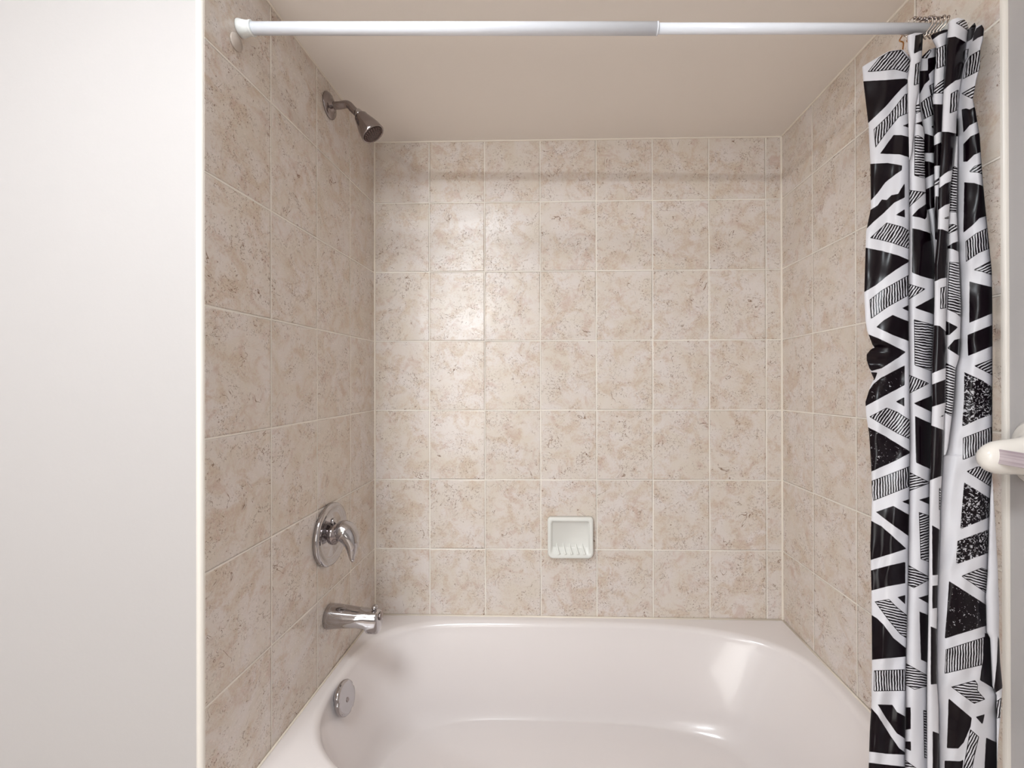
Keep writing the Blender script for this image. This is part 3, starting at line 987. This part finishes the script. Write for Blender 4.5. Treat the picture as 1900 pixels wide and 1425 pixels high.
 ('E', 7, 'b', [(1175, 235), (1215, 250), (1260, 600), (1260, 740), (1130, 650), (1160, 450)], 0),
 ('E', 7, 'h', [(875, 710), (1090, 650), (1115, 690), (1110, 740), (1180, 820), (1080, 860)], (1, .15)),
 ('E', 7, 'b', [(855, 810), (1060, 985), (1050, 1060), (990, 1200), (940, 1255), (840, 1250)], 0),
 ('E', 7, 'b', [(820, 1360), (960, 1365), (990, 1345), (960, 1560), (820, 1560)], 0),
 ('E', 7, 'h', [(1045, 1080), (1125, 1150), (1090, 1300), (1040, 1560), (960, 1560), (1010, 1280)], (.5, -1)),
 ('E', 7, 'b', [(1185, 1155), (1310, 1225), (1310, 1560), (1165, 1560)], 0),
 ('E', 7, 'b', [(1095, 975), (1175, 950), (1155, 1045)], 0),
 # outer flap
 ('E', 8, 'b', [(1290, 250), (1335, 500), (1340, 700), (1270, 775), (1280, 500)], 0),
 ('E', 8, 'h', [(1340, 780), (1330, 975), (1245, 1000), (1260, 860)], (-.1, 1)),
]
NP = 9
YB = 1440.0


def edge(k, y):
    tb = EDGE[k]
    return np.interp(y, [a for a, b in tb], [b for a, b in tb])


def bounds(k, y):
    """left and right pixel column of fold k at row y (arrays)"""
    E = [edge(0, y), edge(1, y)]
    e2 = np.where(y < 298, edge(2, y), edge(1, y))
    e3 = edge(3, y)
    e4 = np.where(y < 489, edge(4, y), e3)
    e5 = np.where(y < 489, edge(5, y), e3)
    e6 = edge(6, y)
    e7 = np.where((y > 215) & (y < 845), edge(7, y), e6)
    e8 = edge(8, y)
    e9 = np.where(y > 872, edge(9, y), e8)
    E += [e2, e3, e4, e5, e6, e7, e8, e9]
    for i in range(1, len(E)):
        E[i] = np.maximum(E[i], E[i - 1] + .12)
    return E[k], E[k + 1]


#        depth at the top edge left/right, at the bottom left/right, columns, top outline
FOLD = [
    (1.000, .960, .812, .806, 46, [(0, 124), (.1, 118), (.35, 105), (.55, 96), (.7, 93), (.9, 92), (1, 104)]),
    (.905, .905, .798, .798, 16, [(0, 66), (.5, 61), (1, 61)]),
    (.912, .910, .802, .800, 26, [(0, 61), (1, 62)]),
    (.940, .930, .806, .806, 18, [(0, 105), (.5, 92), (1, 88)]),
    (.896, .888, .800, .796, 14, [(0, 68), (.3, 60), (.6, 56), (1, 54)]),
    (.872, .868, .785, .785, 24, [(0, 44), (.2, 36), (.45, 33), (.75, 35), (.9, 40), (1, 50)]),
    (.885, .880, .792, .790, 12, [(0, 50), (1, 52)]),
    (.880, .834, .808, .803, 42, [(0, 54), (.25, 46), (.4, 42), (.5, 50), (.7, 46), (.85, 46), (1, 53)]),
    (.822, .815, .803, .801, 16, [(0, 53), (1, 54)]),
]
ROWS = 760
S = (np.arange(ROWS) / (ROWS - 1))
cols = []                      # each: dict(px, py, depth, fold)


def wr(px, py, a, b, c):       # cheap smooth wrinkles
    return np.sin(px * a + 1.7 * np.sin(py * b)) * np.cos(py * c + px * .05)


def fold_col(k, t, extra=0.0, shift=0.0):
    dtl, dtr, dbl, dbr, nc, top = FOLD[k]
    ty_ = np.interp(t, [a for a, b in top], [b for a, b in top])
    py = ty_ + S * (YB - ty_)
    a, b = bounds(k, py)
    wpx = b - a
    px = a + wpx * t
    f = np.clip((py - 60) / (YB - 60), 0, 1)
    D = (1 - t) * ((1 - f) * dtl + f * dbl) + t * ((1 - f) * dtr + f * dbr)
    wm = wpx * D / F
    B = np.minimum(.020, .34 * wm)
    if k == 0: B = B * .45
    D = D + B * (1 - np.sqrt(np.clip(1 - (2 * t - 1) ** 2 * .985, 0, 1)))
    D = D + .0011 * wr(px, py, .16, .013, .021) * min(1, 4 * t * (1 - t) + .2) + (.0016 * wr(px, py, .07, .03, .055) if k in (0, 7) else 0)
    if k == 0:                 # crumple in the free edge
        D = D + .012 * np.exp(-((py - 660) / 28) ** 2) * np.sin((py - 640) / 9) * (1 - t)
        D = D + .004 * np.sin(px * .09 + py * .012) * t * (1 - t) * 4
    return px + shift, py, D + extra


seq = []
for k in range(NP):
    nc = FOLD[k][4]
    for j in range(nc + 1):
        seq.append((k,) + fold_col(k, j / nc))
    if k < NP - 1:             # hidden turn of the cloth behind the nearer fold
        a1 = fold_col(k, 1.0); a2 = fold_col(k + 1, 0.0)
        far = np.maximum(a1[2], a2[2])
        nearer_next = a2[2] < a1[2]
        wk = bounds(k, a1[1]); wn = bounds(k + 1, a2[1])
        sh = np.where(nearer_next, np.minimum(5, (wn[1] - wn[0]) * .5), -np.minimum(5, (wk[1] - wk[0]) * .5))
        for q, (w_, e_) in enumerate(((.15, .55), (.4, 1.0), (.6, 1.0), (.85, .55))):
            px = a1[0] * (1 - w_) + a2[0] * w_ + sh * math.sin(math.pi * w_)
            py = a1[1] * (1 - w_) + a2[1] * w_
            dd = (1 - e_) * (a1[2] if w_ < .5 else a2[2]) + e_ * (far + .014)
            seq.append((k if w_ < .5 else k + 1, px, py, dd))
NC = len(seq)
PX = np.stack([s[1] for s in seq]); PY = np.stack([s[2] for s in seq]); DD = np.stack([s[3] for s in seq])
FO = np.array([s[0] for s in seq])
cR, cU, cF, cC = (np.array(v) for v in (RT, UP, fw, CAM))
U_ = (PX - SX) / F; V_ = (PY - SY) / F
XYZ = cC + (cR * U_[..., None] - cU * V_[..., None] + cF) * DD[..., None]
XYZ[..., 0] = np.minimum(XYZ[..., 0], W - .0035)
# the cloth below the picture: hangs on straight down outside the tub
NEXTRA = 24
z_end = .10
base_ = XYZ[:, -1, :]
ext = []
for i in range(1, NEXTRA + 1):
    e = base_.copy(); e[:, 2] = base_[:, 2] + (z_end - base_[:, 2]) * i / NEXTRA
    ext.append(e)
XYZ = np.concatenate([XYZ, np.stack(ext, 1)], 1)
slope_px = 1440 + np.arange(1, NEXTRA + 1) * 14.0
PXe = np.concatenate([PX, np.repeat(PX[:, -1:], NEXTRA, 1)], 1)
PYe = np.concatenate([PY, np.repeat(slope_px[None], NC, 0)], 1)
NR = ROWS + NEXTRA
ink = np.full((NC, NR), -30.0); hat = np.full((NC, NR), -30.0); pha = np.zeros((NC, NR)); wrn = np.zeros((NC, NR))


def sdf(px, py, poly):
    P = np.array(poly); n = len(P)
    d = np.full(px.shape, 1e9); inside = np.zeros(px.shape, bool)
    for i in range(n):
        a = P[i]; b = P[(i + 1) % n]
        e = b - a
        wx, wy = px - a[0], py - a[1]
        tt = np.clip((wx * e[0] + wy * e[1]) / max(e @ e, 1e-9), 0, 1)
        d = np.minimum(d, (wx - e[0] * tt) ** 2 + (wy - e[1] * tt) ** 2)
        if a[1] != b[1]:
            c = ((a[1] > py) != (b[1] > py)) & (px < (b[0] - a[0]) * (py - a[1]) / (b[1] - a[1]) + a[0])
            inside ^= c
    return np.where(inside, 1, -1) * np.sqrt(d)


for c, k, kind, pts, dr_ in INK:
    P = cv(c, pts)
    # outlines that run off a fold are carried a little past its edge
    Q = []
    for x, y in P:
        a, b = bounds(k, np.array([min(max(y, 92), 1440)]))
        if x - a[0] < 1.6: x -= 4
        elif b[0] - x < 1.6: x += 4
        Q.append((x, y))
    idx = np.where(FO == k)[0]
    i0, i1 = idx[0], idx[-1] + 1
    px, py = PXe[i0:i1], PYe[i0:i1]
    s_ = sdf(px, py, Q)
    if kind == 'h':
        L_ = math.hypot(*dr_)
        nx_, ny_ = -dr_[1] / L_, dr_[0] / L_
        better = s_ > hat[i0:i1]
        pha[i0:i1] = np.where(better, (px * nx_ + py * ny_) / 4.9, pha[i0:i1])
        hat[i0:i1] = np.maximum(hat[i0:i1], s_)
    else:
        better = s_ > ink[i0:i1]
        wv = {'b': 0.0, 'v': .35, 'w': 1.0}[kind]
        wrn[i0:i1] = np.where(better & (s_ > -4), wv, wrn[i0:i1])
        ink[i0:i1] = np.maximum(ink[i0:i1], s_)
Vn = XYZ.reshape(-1, 3)
org = np.array([1.44, -.80, .10])
gi = np.arange(NC * NR).reshape(NC, NR)
quads = np.stack([gi[:-1, :-1], gi[1:, :-1], gi[1:, 1:], gi[:-1, 1:]], -1).reshape(-1, 4)
me = bpy.data.meshes.new('shower_curtain')
me.vertices.add(len(Vn)); me.vertices.foreach_set('co', (Vn - org).astype(np.float32).ravel())
me.loops.add(len(quads) * 4); me.loops.foreach_set('vertex_index', quads.astype(np.int32).ravel())
me.polygons.add(len(quads))
me.polygons.foreach_set('loop_start', np.arange(0, len(quads) * 4, 4, dtype=np.int32))
me.polygons.foreach_set('loop_total', np.full(len(quads), 4, dtype=np.int32))
me.update(calc_edges=True)
me.polygons.foreach_set('use_smooth', np.ones(len(quads), bool))
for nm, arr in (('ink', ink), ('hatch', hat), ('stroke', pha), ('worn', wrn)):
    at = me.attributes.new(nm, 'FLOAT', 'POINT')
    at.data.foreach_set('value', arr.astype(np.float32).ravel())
mc = new_mat('printed_vinyl', rough=.3, Specular_IOR_Level=.26)
t = NT(mc)
P_, q_ = t.pos()
n1 = t.math('SUBTRACT', t.noise(P_, 90, 2), .5)
n2 = t.math('SUBTRACT', t.noise(P_, 26, 2), .5)
ph = t.math('ADD', t.attr('stroke'), t.math('ADD', t.math('MULTIPLY', n1, .55), t.math('MULTIPLY', n2, 1.1)))
fr = t.math('FRACT', t.math('ADD', ph, 500.0))
tri = t.math('ABSOLUTE', t.math('SUBTRACT', fr, .5))
thick = t.math('ADD', .285, t.math('MULTIPLY', t.math('SUBTRACT', t.noise(P_, 45, 1), .5), .22))
lines = t.ramp(t.math('SUBTRACT', thick, tri), -.05, .05)
hs = t.attr('hatch')
border = t.ramp(hs, .9, 1.6, 1, 0)
hk = t.math('MULTIPLY', t.math('MAXIMUM', lines, border), t.ramp(hs, -.35, .35))
ik = t.ramp(t.math('ADD', t.attr('ink'), t.math('MULTIPLY', n1, 1.0)), -.35, .35)
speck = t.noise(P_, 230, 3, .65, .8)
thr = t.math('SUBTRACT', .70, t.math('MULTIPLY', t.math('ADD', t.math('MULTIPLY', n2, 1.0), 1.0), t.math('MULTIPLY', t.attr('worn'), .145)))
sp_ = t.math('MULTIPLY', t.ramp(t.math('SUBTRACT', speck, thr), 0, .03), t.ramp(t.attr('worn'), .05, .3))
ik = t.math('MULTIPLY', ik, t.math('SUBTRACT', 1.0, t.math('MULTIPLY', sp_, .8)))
tot = t.math('MAXIMUM', ik, hk)
t.l.new(t.mix(tot, srgb(212, 210, 214), srgb(13, 4, 10)), t.b.inputs['Base Color'])
t.l.new(t.math('ADD', .34, t.math('MULTIPLY', tot, -.08)), t.b.inputs['Roughness'])
me.materials.append(mc)
cu = bpy.data.objects.new('shower_curtain', me)
cu.location = tuple(org)
col.objects.link(cu)
tag(cu, 'black and white geometric print vinyl curtain bunched at the right wall', 'shower curtain')

# ------------------------------------------------------------------ curtain rings
GR = 'wire rings carrying the curtain'
NRING = 8
for i in range(NRING):
    f = i / (NRING - 1)
    d_i = .950 - .050 * f
    B = at_d(1700 + 45 * f, 64 - 9 * f, d_i)
    T = at_d(1707 + 53 * f, 36 - 6 * f + (i % 3) * 1.5, d_i - .012)
    xr = 1.405 + .080 * f
    R = rodp(xr)
    top = R + Vector((.002, -.002, .0150)); bk = R + Vector((.001, .0155, .002)); un = R + Vector((-.001, .002, -.0155))
    fr_ = R.lerp(B, .5) + Vector((0, 0, -.018))
    root = empty('curtain_ring', R)
    path = spline([B + Vector((.001, 0, -.004)), B, B.lerp(T, .45) + Vector((.003, -.003, 0)), T, T.lerp(top, .5) + Vector((0, 0, .006)), top, bk, un, fr_, B + Vector((-.002, .003, -.006)), B + Vector((.001, 0, -.004))], 6)[:-1]
    v_, f_ = tube(path, .0013, 8, closed=True)
    mesh_obj('wire', rel(v_, root), f_, M['wire'], root, True)
    for w_ in (.15, .45):
        c = T.lerp(top, w_) + Vector((0, 0, .004 * w_ * 2))
        dv_ = (top - T).normalized()
        v_, f_ = lathe([(-.0032, .0012), (-.002, .0030), (.002, .0030), (.0032, .0012)], c, dv_, 12)
        mesh_obj('roller_bead', rel(v_, root), f_, M['nickel'], root, True)
    tag(root, 'thin wire ring with roller beads on the rod above the bunched curtain', 'curtain ring', GR)
for (xa, ya, xb, yb_, lab) in ((1669, 62, 1675, 92, 'left of the two brassy hooks under the rod, holding the free curtain edge'),
                               (1683, 62, 1689, 94, 'right of the two brassy hooks under the rod, next to the folds')):
    a = at_d(xa, ya, .992); b = at_d(xb, yb_, .978)
    R = rodp(a.x)
    path = spline([R + Vector((0, .0, .0118)), R + Vector((0, .009, .008)), R + Vector((0, .0122, -.002)), a, a + Vector((.006, 0, -.004)), a.lerp(b, .45) + Vector((-.003, 0, 0)),
                   a.lerp(b, .6) + Vector((.004, 0, .001)), b, b + Vector((.002, .003, -.008)), b + Vector((0, .008, -.004))], 7)
    v_, f_ = tube(path, .0014, 10)
    root = mesh_obj('curtain_hook', [p - R for p in v_], f_, M['brass'], None, True)
    root.location = R
    tag(root, lab, 'curtain hook')
